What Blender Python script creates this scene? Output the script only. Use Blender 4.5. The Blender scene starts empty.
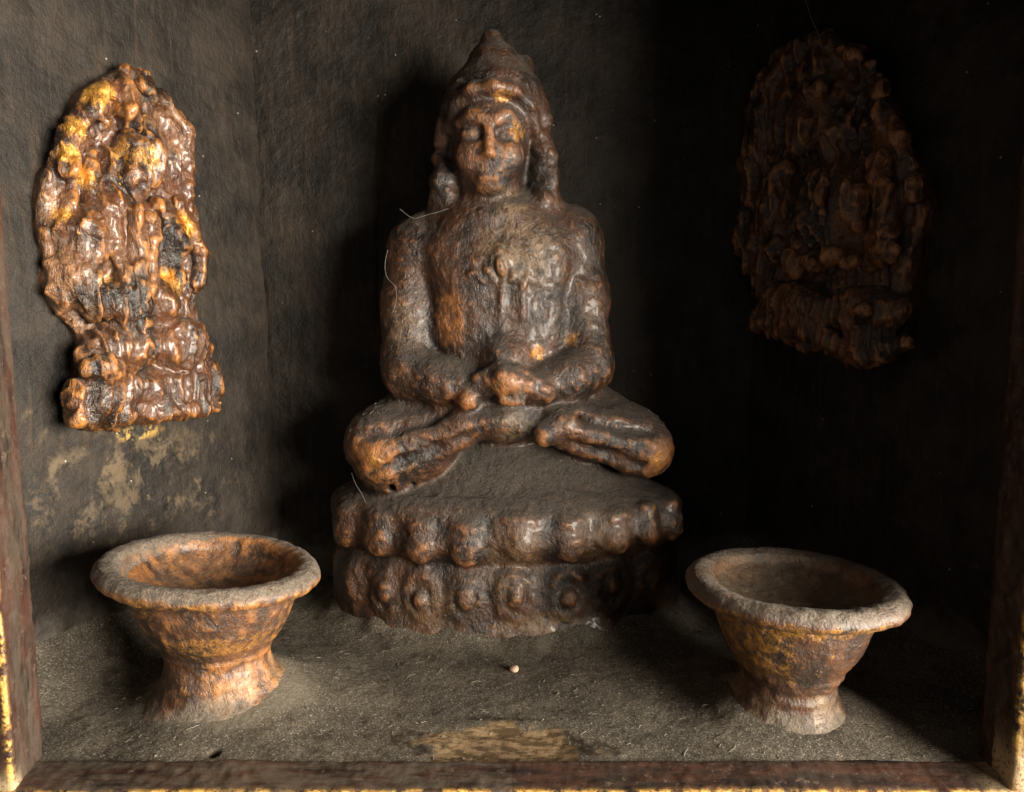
import bpy, math, random
import numpy as np
from mathutils import Vector

random.seed(4)
S = 0.01                      # all dimensions below are written in centimetres
scene = bpy.context.scene

# ------------------------------------------------------------------ camera
F_PX, PITCH = 740.0, math.radians(6.1)
CAM = np.array([0.0, -28.0, 17.9])
cd = bpy.data.cameras.new('camera'); cam = bpy.data.objects.new('camera', cd)
scene.collection.objects.link(cam); scene.camera = cam
cam.location = Vector(CAM) * S
cam.rotation_euler = (math.pi/2 - PITCH, 0, 0)
cd.sensor_width = 36; cd.lens = 36 * F_PX / 1024
cd.clip_start = 0.005; cd.clip_end = 50

# ------------------------------------------------------------------ light
world = bpy.data.worlds.new('World'); scene.world = world; world.use_nodes = True
bg = world.node_tree.nodes['Background']
bg.inputs[0].default_value = (1.0, 0.92, 0.82, 1); bg.inputs[1].default_value = 0.125

def area(name, loc, target, sx, sy, power, col):
    l = bpy.data.lights.new(name, 'AREA'); l.shape = 'ELLIPSE'; l.size = sx*S; l.size_y = sy*S
    l.energy = power; l.color = col
    o = bpy.data.objects.new(name, l); scene.collection.objects.link(o)
    o.location = Vector(loc)*S
    o.rotation_euler = (Vector(target)-Vector(loc)).to_track_quat('-Z', 'Y').to_euler()
    return o
area('window_light', (75, -34, 18), (-4, 8, 12), 100, 42, 50.0, (1.0, 0.91, 0.77))

scene.view_settings.view_transform = 'Standard'
scene.view_settings.look = 'None'
scene.view_settings.exposure = 0.0
scene.view_settings.gamma = 1.0

# ------------------------------------------------------------------ geometry maths
FW = np.array([0, math.cos(PITCH), -math.sin(PITCH)])
UP = np.array([0, math.sin(PITCH), math.cos(PITCH)])
def ray(px, py):
    return FW + (px-512)/F_PX*np.array([1., 0, 0]) + (396-py)/F_PX*UP
def at(px, py, y):                       # real point on the depth plane y
    d = ray(px, py); return CAM + d*((y-CAM[1])/d[1])
def rp(r, y):                            # a size of r pixels at depth y, in cm
    return r*(y-CAM[1])*0.99/F_PX
def project(p):
    q = np.asarray(p, float)-CAM; zc = q@FW
    return 512+F_PX*q[..., 0]/zc, 396-F_PX*(q@UP)/zc

def _hash(ix, iy, iz, seed):
    h = (ix*374761393 + iy*668265263 + iz*2147483647 + seed*1274126177) & 0xffffffff
    h = ((h ^ (h >> 13))*1274126177) & 0xffffffff
    h = ((h ^ (h >> 16))*2246822519) & 0xffffffff
    return ((h ^ (h >> 13)) & 0xffff)/65535.0*2-1
def vnoise(P, f=1.0, seed=0):
    p = np.asarray(P, float)*f + 137.31
    i = np.floor(p).astype(np.int64); t = p-i; t = t*t*t*(t*(t*6-15)+10)
    r = 0
    for dx in (0, 1):
        wx = t[..., 0] if dx else 1-t[..., 0]
        for dy in (0, 1):
            wy = t[..., 1] if dy else 1-t[..., 1]
            for dz in (0, 1):
                wz = t[..., 2] if dz else 1-t[..., 2]
                r = r + wx*wy*wz*_hash(i[..., 0]+dx, i[..., 1]+dy, i[..., 2]+dz, seed)
    return r
def fbm(P, f=1.0, octv=3, seed=0, gain=.5):
    a, s, r = 1.0, 0, 0
    for k in range(octv):
        r = r + a*vnoise(P, f, seed+k*17); s += a; a *= gain; f *= 2.03
    return r/s
def ridged(P, f, seed=0, octv=2):
    a, s, r = 1.0, 0, 0
    for k in range(octv):
        r = r + a*(1-np.abs(vnoise(P, f, seed+k*13))*2); s += a; a *= .5; f *= 2.1
    return r/s

class Field:
    """Signed distance field of clay-like lumps blended together; each lump carries a region name."""
    def __init__(s): s.p = []; s.names = []
    def _add(s, fn, lo, hi, k, name, op):
        if name not in s.names: s.names.append(name)
        s.p.append((fn, np.array(lo)-k-.6, np.array(hi)+k+.6, k, s.names.index(name), op))
    def ell(s, c, r, k=.5, name='body', op='add', rot=None):
        c = np.array(c, float); r = np.array(r if hasattr(r, '__len__') else (r, r, r), float); m = r.max()
        R = np.array(rot) if rot is not None else None
        def fn(P):
            q = P-c
            if R is not None: q = q@R
            k0 = np.sqrt(((q/r)**2).sum(-1)); k1 = np.sqrt(((q/r**2)**2).sum(-1))+1e-9
            return k0*(k0-1)/k1
        s._add(fn, c-m, c+m, k, name, op)
    def cap(s, a, b, ra, rb=None, k=.4, name='body', op='add'):
        a = np.array(a, float); b = np.array(b, float); rb = ra if rb is None else rb; ab = b-a; L = ab@ab+1e-9
        def fn(P):
            t = np.clip(((P-a)@ab)/L, 0, 1)
            return np.sqrt(((P-a-t[..., None]*ab)**2).sum(-1))-(ra+(rb-ra)*t)
        m = max(ra, rb)
        s._add(fn, np.minimum(a, b)-m, np.maximum(a, b)+m, k, name, op)
    def path(s, pts, rs, k=.3, name='body', op='add'):
        for i in range(len(pts)-1):
            r0 = rs[i] if hasattr(rs, '__len__') else rs; r1 = rs[i+1] if hasattr(rs, '__len__') else rs
            s.cap(pts[i], pts[i+1], r0, r1, k, name, op)
    def fn(s, fn, lo, hi, k, name, op='add'): s._add(fn, np.array(lo, float), np.array(hi, float), k, name, op)
    @staticmethod
    def _comb(d, L, e, k, lab, op):
        h = np.maximum(k-np.abs(d-e), 0)/max(k, 1e-6)
        if op == 'add':
            L = np.where(e < d, lab, L); return np.minimum(d, e)-h*h*k*.25, L
        e = -e; h = np.maximum(k-np.abs(d-e), 0)/max(k, 1e-6)
        return np.maximum(d, e)+h*h*k*.25, L
    def grid(s, lo, hi, h):
        ax = [np.arange(lo[i], hi[i]+h, h) for i in range(3)]
        D = np.full([len(a) for a in ax], 5.0, np.float32)
        for f, l, u, k, lab, op in s.p:
            sl = tuple(slice(max(0, np.searchsorted(ax[i], l[i])), np.searchsorted(ax[i], u[i])) for i in range(3))
            if any(q.stop <= q.start for q in sl): continue
            G = np.stack(np.meshgrid(ax[0][sl[0]], ax[1][sl[1]], ax[2][sl[2]], indexing='ij'), -1)
            d = D[sl]; D[sl], _ = s._comb(d, np.zeros(d.shape, int), f(G), k, lab, op)
        return ax, D
    def points(s, P):
        d = np.full(len(P), 5.0); L = np.zeros(len(P), int)
        for f, l, u, k, lab, op in s.p:
            m = np.all((P >= l) & (P <= u), 1)
            if not m.any(): continue
            d[m], L[m] = s._comb(d[m], L[m], f(P[m]), k, lab, op)
        return d, L
    def mesh(s, lo, hi, h):
        ax, D = s.grid(lo, hi, h)
        ins = D < 0
        c = np.zeros(tuple(n-1 for n in D.shape), int)
        for dx in (0, 1):
            for dy in (0, 1):
                for dz in (0, 1):
                    c += ins[dx:D.shape[0]-1+dx, dy:D.shape[1]-1+dy, dz:D.shape[2]-1+dz]
        I = np.argwhere((c > 0) & (c < 8))
        idx = -np.ones(c.shape, int); idx[tuple(I.T)] = np.arange(len(I))
        acc = np.zeros((len(I), 3)); cnt = np.zeros(len(I))
        cor = [(x, y, z) for x in (0, 1) for y in (0, 1) for z in (0, 1)]
        for a in cor:
            for b in cor:
                if sum(b)-sum(a) == 1 and all(q <= w for q, w in zip(a, b)):
                    da = D[tuple((I+a).T)]; db = D[tuple((I+b).T)]
                    m = (da < 0) != (db < 0)
                    t = np.where(m, da/(da-db+1e-12), 0)[:, None]
                    acc += np.where(m[:, None], np.array(a)+t*(np.array(b)-np.array(a)), 0); cnt += m
        V = (I+acc/cnt[:, None])*h+np.array(lo)
        Q = []
        for axn in range(3):
            u, v = [(1, 2), (2, 0), (0, 1)][axn]
            s0 = [slice(None)]*3; s1 = [slice(None)]*3
            s0[axn] = slice(0, -1); s1[axn] = slice(1, None)
            A, B = ins[tuple(s0)], ins[tuple(s1)]
            for flip, M in ((0, A & ~B), (1, ~A & B)):
                E = np.argwhere(M)
                ok = (E[:, u] > 0) & (E[:, v] > 0) & (E[:, u] < c.shape[u]) & (E[:, v] < c.shape[v]); E = E[ok]
                du = np.zeros(3, int); du[u] = 1; dv = np.zeros(3, int); dv[v] = 1
                q = np.stack([idx[tuple((E-du-dv).T)], idx[tuple((E-dv).T)], idx[tuple(E.T)], idx[tuple((E-du).T)]], 1)
                if flip: q = q[:, ::-1]
                Q.append(q)
        Q = np.concatenate(Q); Q = Q[(Q >= 0).all(1)]
        return V, Q

def vnormals(V, Q):
    fn = np.cross(V[Q[:, 2]]-V[Q[:, 0]], V[Q[:, 3]]-V[Q[:, 1]])
    N = np.zeros_like(V)
    for k in range(4): np.add.at(N, Q[:, k], fn)
    return N/(np.linalg.norm(N, axis=1)[:, None]+1e-12)

def convex(V, Q, N, its=5):
    E = np.concatenate([Q[:, [0, 1]], Q[:, [1, 2]], Q[:, [2, 3]], Q[:, [3, 0]]]); E = np.concatenate([E, E[:, ::-1]])
    n = len(V); cnt = np.bincount(E[:, 0], minlength=n)[:, None]+1e-9; P = V.copy()
    for _ in range(its):
        P = P*.3+.7*np.stack([np.bincount(E[:, 0], weights=P[E[:, 1], k], minlength=n) for k in range(3)], 1)/cnt
    return ((V-P)*N).sum(1)

def warp(V, a1, f1, a2, f2, seed):
    W_ = np.stack([a1*vnoise(V, f1, seed+k)+a2*vnoise(V, f2, seed+9+k) for k in range(3)], 1)
    return V+W_

# ------------------------------------------------------------------ object helpers
col = scene.collection
def link(name, me, mat, parent=None):
    o = bpy.data.objects.new(name, me); col.objects.link(o)
    if mat: me.materials.append(mat)
    if parent: o.parent = parent
    return o
def make(name, V, Q, N, attrs, mat, parent=None, origin=(0, 0, 0)):
    """V, Q in cm world coordinates; the mesh is stored relative to origin."""
    used = np.unique(Q); mp = -np.ones(len(V), int); mp[used] = np.arange(len(used))
    v = (V[used]-np.array(origin))*S; q = mp[Q]
    me = bpy.data.meshes.new(name)
    me.vertices.add(len(v)); me.vertices.foreach_set('co', v.ravel())
    n = q.shape[1]
    me.loops.add(q.size); me.loops.foreach_set('vertex_index', q.ravel().astype(np.int32))
    me.polygons.add(len(q)); me.polygons.foreach_set('loop_start', np.arange(0, q.size, n, dtype=np.int32))
    me.polygons.foreach_set('use_smooth', np.ones(len(q), bool))
    me.update(calc_edges=True)
    if N is not None: me.normals_split_custom_set_from_vertices([tuple(x) for x in N[used]])
    for k, a in (attrs or {}).items():
        at_ = me.attributes.new(k, 'FLOAT', 'POINT'); at_.data.foreach_set('value', np.asarray(a)[used].astype(np.float32))
    o = link(name, me, mat, parent)
    if parent is None: o.location = Vector(origin)*S
    return o
def empty(name, loc, label, cat, group=None):
    o = bpy.data.objects.new(name, None); col.objects.link(o); o.empty_display_size = .01
    o.location = Vector(loc)*S; o['label'] = label; o['category'] = cat
    if group: o['group'] = group
    return o
def tag(o, label=None, cat=None, group=None, kind=None):
    for k, v in (('label', label), ('category', cat), ('group', group), ('kind', kind)):
        if v: o[k] = v
    return o
def sheet(fn, nu, nv):
    """grid of fn(u, v) -> points, u, v arrays in 0..1"""
    u, v = np.meshgrid(np.linspace(0, 1, nu), np.linspace(0, 1, nv), indexing='ij')
    V = fn(u.ravel(), v.ravel())
    i, j = np.meshgrid(np.arange(nu-1), np.arange(nv-1), indexing='ij'); a = (i*nv+j).ravel()
    return V, np.stack([a, a+nv, a+nv+1, a+1], 1)
def blob(P, c, r, soft=.35):             # 1 inside a sphere round c, fading at its edge
    d = np.linalg.norm((P-np.array(c))/np.array(r), axis=1)
    return np.clip((1-d)/soft, 0, 1)**1.0

# ------------------------------------------------------------------ materials
class NT:
    def __init__(s, name):
        s.m = bpy.data.materials.new(name); s.m.use_nodes = True; s.t = s.m.node_tree
        s.b = s.t.nodes['Principled BSDF']; s.co = s.t.nodes.new('ShaderNodeTexCoord').outputs['Object']
    def n(s, t, **kw):
        o = s.t.nodes.new(t)
        for k, v in kw.items(): setattr(o, k, v)
        return o
    def L(s, a, b): s.t.links.new(a, b)
    def setv(s, inp, v):
        if hasattr(v, 'is_linked') or isinstance(v, bpy.types.NodeSocket): s.L(v, inp)
        else: inp.default_value = v
    def math(s, op, a, b=0.0, clamp=False):
        o = s.n('ShaderNodeMath', operation=op, use_clamp=clamp); s.setv(o.inputs[0], a); s.setv(o.inputs[1], b); return o.outputs[0]
    def mapr(s, x, a, b, c=0., d=1.):
        o = s.n('ShaderNodeMapRange'); o.interpolation_type = 'SMOOTHSTEP'
        s.setv(o.inputs[0], x)
        for i, v in zip((1, 2, 3, 4), (a, b, c, d)): o.inputs[i].default_value = v
        return o.outputs[0]
    def noise(s, f, det=4, rough=.55, scale=(1, 1, 1), off=(0, 0, 0), dist=0):   # f per cm
        mp = s.n('ShaderNodeMapping'); mp.inputs['Scale'].default_value = scale; mp.inputs['Location'].default_value = off
        s.L(s.co, mp.inputs[0]); o = s.n('ShaderNodeTexNoise'); s.L(mp.outputs[0], o.inputs['Vector'])
        o.inputs['Scale'].default_value = f/S; o.inputs['Detail'].default_value = det
        o.inputs['Roughness'].default_value = rough; o.inputs['Distortion'].default_value = dist
        return o.outputs['Fac']
    def voro(s, f, feature='F1', off=(0, 0, 0), scale=(1, 1, 1)):
        mp = s.n('ShaderNodeMapping'); mp.inputs['Location'].default_value = off; mp.inputs['Scale'].default_value = scale
        s.L(s.co, mp.inputs[0]); o = s.n('ShaderNodeTexVoronoi', feature=feature)
        s.L(mp.outputs[0], o.inputs['Vector']); o.inputs['Scale'].default_value = f/S
        return o
    def mix(s, f, a, b):
        o = s.n('ShaderNodeMix', data_type='RGBA'); s.setv(o.inputs[0], f)
        for i, v in ((6, a), (7, b)):
            if isinstance(v, tuple): o.inputs[i].default_value = (*v, 1)
            else: s.L(v, o.inputs[i])
        return o.outputs[2]
    def fmix(s, f, a, b):
        o = s.n('ShaderNodeMix'); s.setv(o.inputs[0], f); s.setv(o.inputs[2], a); s.setv(o.inputs[3], b); return o.outputs[0]
    def attr(s, name): return s.n('ShaderNodeAttribute', attribute_name=name).outputs['Fac']
    def normal_z(s):
        g = s.n('ShaderNodeNewGeometry'); x = s.n('ShaderNodeSeparateXYZ'); s.L(g.outputs['Normal'], x.inputs[0]); return x.outputs[2]
    def bump(s, h, dist, strength=1.0, prev=None):
        o = s.n('ShaderNodeBump'); s.L(h, o.inputs['Height']); o.inputs['Distance'].default_value = dist*S
        o.inputs['Strength'].default_value = strength
        if prev: s.L(prev, o.inputs['Normal'])
        return o.outputs[0]
    def done(s, colr, rough, norm=None, metal=0.0, spec=.5):
        s.setv(s.b.inputs['Base Color'], colr if not isinstance(colr, tuple) else (*colr, 1))
        s.setv(s.b.inputs['Roughness'], rough); s.setv(s.b.inputs['Metallic'], metal)
        s.setv(s.b.inputs['Specular IOR Level'], spec)
        if norm: s.L(norm, s.b.inputs['Normal'])
        return s.m

def lacquer(name, dark=(.013, .0075, .005), red=(.066, .026, .011), orange=(.33, .130, .036), gold=(.62, .29, .07),
            dustc=(.058, .045, .033), dust_lo=.25, dust_hi=.85, dust_amt=.85, off=(0, 0, 0), shine=.38, coat=.22, giltw=.42, ns=(1, 1, .75), hw=1.0, crk=1.0, palec=(.23, .150, .080)):
    """worn brown lacquer over clay: dark and red brown, orange where rubbed, scraps of gilding, dust lying on top"""
    t = NT(name)
    n1 = t.noise(.55, 5, .6, scale=ns, off=off); n2 = t.noise(2.2, 5, .65, scale=ns, off=off, dist=.6); n3 = t.noise(9, 4, .7, off=off)
    c = t.mix(t.mapr(n1, .36, .62), dark, red)
    rub = t.math('ADD', t.math('MULTIPLY', t.attr('height'), hw), t.math('MULTIPLY', t.math('SUBTRACT', n2, .5), 1.9-hw))
    c = t.mix(t.math('MULTIPLY', t.mapr(rub, .16, .80), .85), c, orange)
    pale = t.math('MULTIPLY', t.attr('pale'), t.mapr(t.math('ADD', n2, t.math('MULTIPLY', n3, .5)), .58, .86))
    c = t.mix(pale, c, palec)
    g = t.mapr(t.math('ADD', t.math('MULTIPLY', t.attr('gilt'), giltw), t.math('ADD', n2, t.math('MULTIPLY', n3, .45))), .95, 1.28)
    g = t.math('MULTIPLY', g, t.math('GREATER_THAN', t.attr('gilt'), .02))
    gs = t.mapr(t.noise(3.6, 3, .6, off=(.3, .1, .7)), .67, .72)
    g = t.math('MAXIMUM', g, t.math('MULTIPLY', gs, .45))
    c = t.mix(g, c, gold)
    # speckles of old grime
    sp = t.mapr(t.noise(5, 5, .7, off=(.9, .2, .4)), .34, .46, 1, 0)
    c = t.mix(t.math('MULTIPLY', sp, .8), c, (.018, .014, .011))
    nz = t.normal_z()
    dn = t.math('ADD', nz, t.math('MULTIPLY', t.math('SUBTRACT', t.noise(1.3, 5, .7, off=(.5, .5, 0)), .5), 1.1))
    dst = t.math('MULTIPLY', t.mapr(dn, dust_lo, dust_hi), dust_amt)
    dst = t.math('MAXIMUM', dst, t.math('MULTIPLY', t.attr('dust'), t.mapr(n2, .25, .5)))
    dcol = t.mix(t.mapr(n3, .35, .7), tuple(x*.55 for x in dustc), tuple(min(1, x*1.35) for x in dustc))
    c = t.mix(dst, c, dcol)
    wh = t.voro(5.0, off=off)
    w = t.mapr(wh.outputs['Distance'], .10, .20, 1, 0)
    wsel = t.mapr(t.noise(3.0, 3, .6, off=(.1, .8, .2)), .52, .62)
    c = t.mix(t.math('MULTIPLY', t.math('MULTIPLY', w, wsel), .6), c, (.42, .35, .25))
    r = t.fmix(dst, t.fmix(n3, shine*.55, shine*1.5), .95)
    r = t.fmix(t.math('MULTIPLY', sp, .6), r, .8)
    fold = t.math('ABSOLUTE', t.math('SUBTRACT', t.noise(1.7, 3, .5, scale=(1, 1, .7), off=tuple(q+.2 for q in off), dist=1.0), .5))
    fold = t.mapr(fold, 0, .16)
    b = t.bump(n2, .12*crk, .9); b = t.bump(fold, .015*crk, .8, b); b = t.bump(t.noise(6, 4, .7, scale=ns, off=off), .06*crk, 1, b); b = t.bump(t.noise(14, 3, .7), .016*crk, 1, b)
    t.b.inputs['IOR'].default_value = 1.6
    t.setv(t.b.inputs['Coat Weight'], t.math('MULTIPLY', t.mapr(n1, .40, .55), t.math('SUBTRACT', coat, t.math('MULTIPLY', dst, coat))))
    t.b.inputs['Coat Roughness'].default_value = .17
    return t.done(c, r, b, metal=t.math('MULTIPLY', t.math('MULTIPLY', g, .7), t.math('SUBTRACT', 1, dst)), spec=.6)

M = {}
M['statue'] = lacquer('statue_lacquer')
M['bowl'] = lacquer('bowl_lacquer', dark=(.030, .016, .009), red=(.120, .050, .021), orange=(.42, .175, .048), gold=(.52, .25, .055),
                    dustc=(.145, .115, .085), dust_lo=.55, dust_hi=1.05, dust_amt=.5, off=(.3, .4, .1), shine=.45, coat=.15, crk=.8)
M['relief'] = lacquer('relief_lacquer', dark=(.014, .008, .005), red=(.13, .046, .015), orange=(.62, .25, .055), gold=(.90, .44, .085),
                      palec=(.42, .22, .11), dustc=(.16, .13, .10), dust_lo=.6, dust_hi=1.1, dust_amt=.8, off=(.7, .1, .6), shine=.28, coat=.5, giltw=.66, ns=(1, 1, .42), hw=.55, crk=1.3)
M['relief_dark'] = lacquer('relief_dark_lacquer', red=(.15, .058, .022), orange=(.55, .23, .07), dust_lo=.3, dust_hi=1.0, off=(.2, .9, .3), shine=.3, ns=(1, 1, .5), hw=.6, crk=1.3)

def wall_mat(name, off):
    t = NT(name)
    g = t.noise(2.4, 6, .65, scale=(1, 1, .10), off=off, dist=.4); n = t.noise(.30, 7, .68, off=off); f = t.noise(7, 4, .7, off=off)
    c = t.mix(t.mapr(n, .33, .68), (.007, .0058, .0046), (.034, .0255, .0185))
    c = t.mix(t.math('MULTIPLY', t.mapr(g, .50, .72), .5), c, (.058, .037, .022))
    c = t.mix(t.math('MULTIPLY', t.mapr(t.noise(.6, 6, .7, off=(.4, .2, .1)), .52, .66), .6), c, (.008, .007, .006))
    tan = t.math('MULTIPLY', t.attr('pale'), t.mapr(t.noise(.6, 7, .75, dist=.25, scale=(1, 1, .8), off=off), .50, .62))
    c = t.mix(tan, c, (.125, .090, .054))
    c = t.mix(t.math('MULTIPLY', t.attr('gilt'), t.mapr(t.noise(1.6, 5, .7), .48, .58)), c, (.48, .30, .08))
    sx = t.n('ShaderNodeSeparateXYZ'); t.L(t.co, sx.inputs[0])
    dz = t.math('ADD', t.math('MULTIPLY', sx.outputs[2], 1/S), t.math('MULTIPLY', t.noise(.5, 5, .7), -6.0))
    c = t.mix(t.math('MULTIPLY', t.mapr(dz, -1.4, 1.0, 1, 0), .8), c, (.13, .115, .095))
    v = t.voro(1.1, off=off); w = t.mapr(v.outputs['Distance'], .035, .07, 1, 0)
    c = t.mix(t.math('MULTIPLY', w, t.mapr(t.noise(.6, 2, off=(.6, .6, .1)), .50, .58)), c, (.42, .38, .32))
    b = t.bump(g, .07, .6); b = t.bump(t.noise(1.1, 6, .7, off=off), .26, .8, b); b = t.bump(f, .03, .8, b)
    return t.done(c, t.fmix(f, .35, .8), b, spec=.35)
M['wall'] = wall_mat('sooty_wood', (0, 0, 0)); M['wall2'] = wall_mat('sooty_wood_back', (.31, .17, .4))

def floor_mat():
    t = NT('dusty_floor')
    n = t.noise(.35, 5, .6); f = t.noise(11, 4, .75); m_ = t.noise(2.5, 5, .7)
    c = t.mix(t.mapr(n, .35, .65), (.115, .098, .078), (.20, .172, .132))
    c = t.mix(t.mapr(f, .42, .60), t.mix(.62, c, (.02, .018, .015)), c)
    c = t.mix(t.math('MULTIPLY', t.mapr(t.noise(11, 3, .7, off=(.5, .1, .2)), .56, .68), .75), c, (.46, .42, .34))
    v = t.voro(3.2); w = t.mapr(v.outputs['Distance'], .07, .13, 1, 0)
    c = t.mix(t.math('MULTIPLY', w, t.mapr(m_, .52, .6)), c, (.50, .44, .34))
    c = t.mix(t.mapr(t.noise(.9, 6, .72, off=(.7, .3, .2)), .50, .68), c, t.mix(.62, c, (.03, .022, .014)))
    c = t.mix(t.math('MULTIPLY', t.attr('dark'), t.mapr(m_, .3, .5)), c, (.035, .024, .015))
    earth = t.mix(t.mapr(t.noise(2.2, 6, .7, scale=(.4, 1, 1)), .42, .58), (.10, .066, .034), (.30, .205, .115))
    c = t.mix(t.math('MULTIPLY', t.attr('bare'), t.mapr(m_, .22, .42)), c, earth)
    c = t.mix(t.math('MULTIPLY', t.attr('pale'), .6), c, (.27, .235, .18))
    b = t.bump(m_, .035, .8); b = t.bump(t.noise(7, 5, .8, off=(.2, .2, .2)), .09, 1, b); b = t.bump(t.noise(22, 2, .6), .03, 1, b)
    return t.done(c, .95, b, spec=.15)
M['floor'] = floor_mat()

def frame_mat(name, sc_):
    t = NT(name)
    g = t.noise(1.6, 6, .65, scale=sc_, off=(.2, .3, .3)); f = t.noise(7, 4, .7)
    c = t.mix(t.mapr(g, .38, .62), (.016, .010, .008), (.055, .024, .016))
    c = t.mix(t.mapr(t.noise(2.0, 6, .75, off=(.5, .2, .7)), .56, .68), c, (.13, .09, .065))
    e = t.math('MULTIPLY', t.attr('gilt'), t.mapr(t.noise(1.5, 6, .7, off=(.1, .1, .3)), .42, .54))
    c = t.mix(e, c, t.mix(t.mapr(f, .35, .6), (.50, .22, .04), (.85, .55, .14)))
    p = t.math('MULTIPLY', t.attr('pale'), t.mapr(f, .35, .5))
    c = t.mix(p, c, (.45, .34, .20))
    d = t.math('MULTIPLY', t.attr('dust'), t.mapr(t.noise(1.8, 6, .7, scale=sc_, off=(.9, .3, .7)), .36, .62)); c = t.mix(d, c, (.085, .068, .052))
    w = t.mapr(t.voro(5).outputs['Distance'], .04, .08, 1, 0)
    c = t.mix(t.math('MULTIPLY', w, .35), c, (.5, .42, .33))
    b = t.bump(g, .06, .7); b = t.bump(f, .025, .8, b)
    return t.done(c, t.fmix(f, .25, .6), b, spec=.5)
M['frame'] = frame_mat('frame_paint', (1, 1, .22)); M['rail'] = frame_mat('rail_paint', (.22, 1, 1))
def plain(name, c, r=.8):
    t = NT(name); f = t.noise(5, 3)
    return t.done(t.mix(t.mapr(f, .3, .7), tuple(x*.6 for x in c), c), r)
M['fibre'] = plain('fibre_grey', (.30, .27, .22)); M['pebble'] = plain('pebble_tan', (.55, .40, .27)); M['web'] = plain('web_grey', (.20, .19, .17))

# ------------------------------------------------------------------ the setting
BL = (-13.55, 5.0); BR = (12.45, 3.8)      # feet of the two bowls on the floor
PC = np.array([-0.35, 16.4])             # centre of the pedestal
def floor_z(x, y):
    P = np.stack([x, y, x*0], -1)
    z = .10*fbm(P, .22, 2, 5)+.025*fbm(P, 1.1, 2, 8)+.022*fbm(P, 5.0, 2, 9)
    for (cx, cy), A, r0, kx in ((BL, 1.25, 2.6, 1.9), (BR, .95, 2.6, 1.7)):
        d = np.hypot(x-cx, y-cy); ang = np.arctan2(y-cy, x-cx)
        kk = kx*(1+.30*np.cos(ang)+.25*vnoise(np.stack([np.cos(ang)*1.5, np.sin(ang)*1.5, x*0+cx], -1), 1, 3))
        z = z+A*(1-.50*np.clip(-np.sin(ang), 0, 1))*np.exp(-(np.maximum(d-r0+.3, 0)/kk)**1.5)
    q = np.sqrt(((x-PC[0])/10.75)**2+((y-PC[1])/5.5)**2)
    z = z+(.95+.3*vnoise(P, .7, 12))*np.exp(-(np.maximum(q-.96, 0)/.13)**1.3)
    # dust drifts up against the walls
    z = z+(1.0+.6*vnoise(P, .30, 14))*np.exp(-np.maximum(24.9-.51*y-np.abs(x), -1.6)/1.5)+.4*np.exp(-np.maximum(20.9-y, 0)/.8)
    # shallow scrape at the front where the bare earth shows
    b = np.clip(1-np.hypot((x+.2)/3.4, (y-1.2)/1.8), 0, 1); z = z-.16*np.minimum(b*3, 1)
    h = np.hypot(x+12.2, y-.55); z = z-.6*np.exp(-(h/.16)**2)
    return z
V, Q = sheet(lambda u, v: np.stack([-26.5+53*u, 0+23.5*v, u*0], -1), 620, 290)
V[:, 2] = floor_z(V[:, 0], V[:, 1])
x, y = V[:, 0], V[:, 1]; P2 = np.stack([x, y, x*0], -1)
w = vnoise(P2, .9, 2)*.28+vnoise(P2, 3, 7)*.13
rb = np.hypot((x+.3)/3.7, (y-.9)/2.2)+w
bare = np.clip((1-rb)/.12, 0, 1)
rim = np.clip(1-np.abs(rb-1.12)/.22, 0, 1)*(y > .6)*(vnoise(P2, .6, 77) > -.45)
hole = np.exp(-(np.hypot(x+12.2, y-.55)/.22)**4)
stain = .6*np.clip((1-(np.hypot((x-1.7)/.55, (y-10.3)/1.5)+w*1.5))/.8, 0, 1)
mound = np.clip((1-(np.hypot((x-BL[0]-.3)/4.3, (y-BL[1]+.2)/3.2)+w*.4))/.25, 0, 1)
make('floor', V, Q, None, dict(bare=bare, dark=np.maximum(rim, hole), pale=np.maximum(mound*.8, stain*.9)), M['floor'])['kind'] = 'structure'

def corner_x(z): return 16.6-(15.4-14.2)*0-1.15*(1-np.clip(z/37, 0, 1))
def wall_side(s):
    def fn(u, v):
        z = -1+41*v; xb = corner_x(z); u = u*1.05
        X0, Y0 = 25.8, .2
        X = X0+(xb-X0)*u; Y = Y0+(20.4-Y0)*u
        return np.stack([s*X, Y, z], -1)
    return fn
def wall_disp(V, n, seed, amp=1.0):
    St = V*np.array([1, 1, .12])
    d = .34*fbm(V, .13, 3, seed)+.05*fbm(St, .9, 3, seed+3)+.03*fbm(V, 2.0, 3, seed+5)
    return V+n*(d*amp)[:, None]
nl = np.array([.890, -.456, 0]); nr = np.array([-.890, -.456, 0])
V, Q = sheet(wall_side(-1), 200, 400)
# curve where the wall runs into the floor behind the bowl, and rough scars by the base of the plaque
V2 = wall_disp(V, nl, 11)
u = np.linalg.norm(V[:, :2]-np.array([-25.8, .2]), axis=1)
P2 = np.stack([u, V[:, 2], u*0], -1)
scar = np.clip(1-np.hypot((u-12)/8.5, (V[:, 2]-9)/4.6), 0, 1)
V2 = V2+nl*((scar>0)*.10*scar*ridged(np.stack([u+V[:, 2]*.6, V[:, 2]-u*.3, u*0], -1)*np.array([.5, 1.6, 1]), 1.0, 31))[:, None]
spots = np.zeros(len(V))
for px, py, rr in ((52, 438, .5), (30, 418, .35), (112, 470, 1.2), (165, 445, .8), (205, 480, .8), (155, 500, .9), (158, 75, .7), (183, 95, .35), (60, 470, .7), (75, 505, .6), (130, 520, .6), (215, 470, .35), (215, 515, .4)):
    d = ray(px, py); o_ = np.array([-25.8, .2, 0.]); n_ = nl
    tt = ((o_-CAM)@n_)/(d@n_); c = CAM+d*tt
    spots = np.maximum(spots, blob(V, c, rr*1.4, .6))
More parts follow.
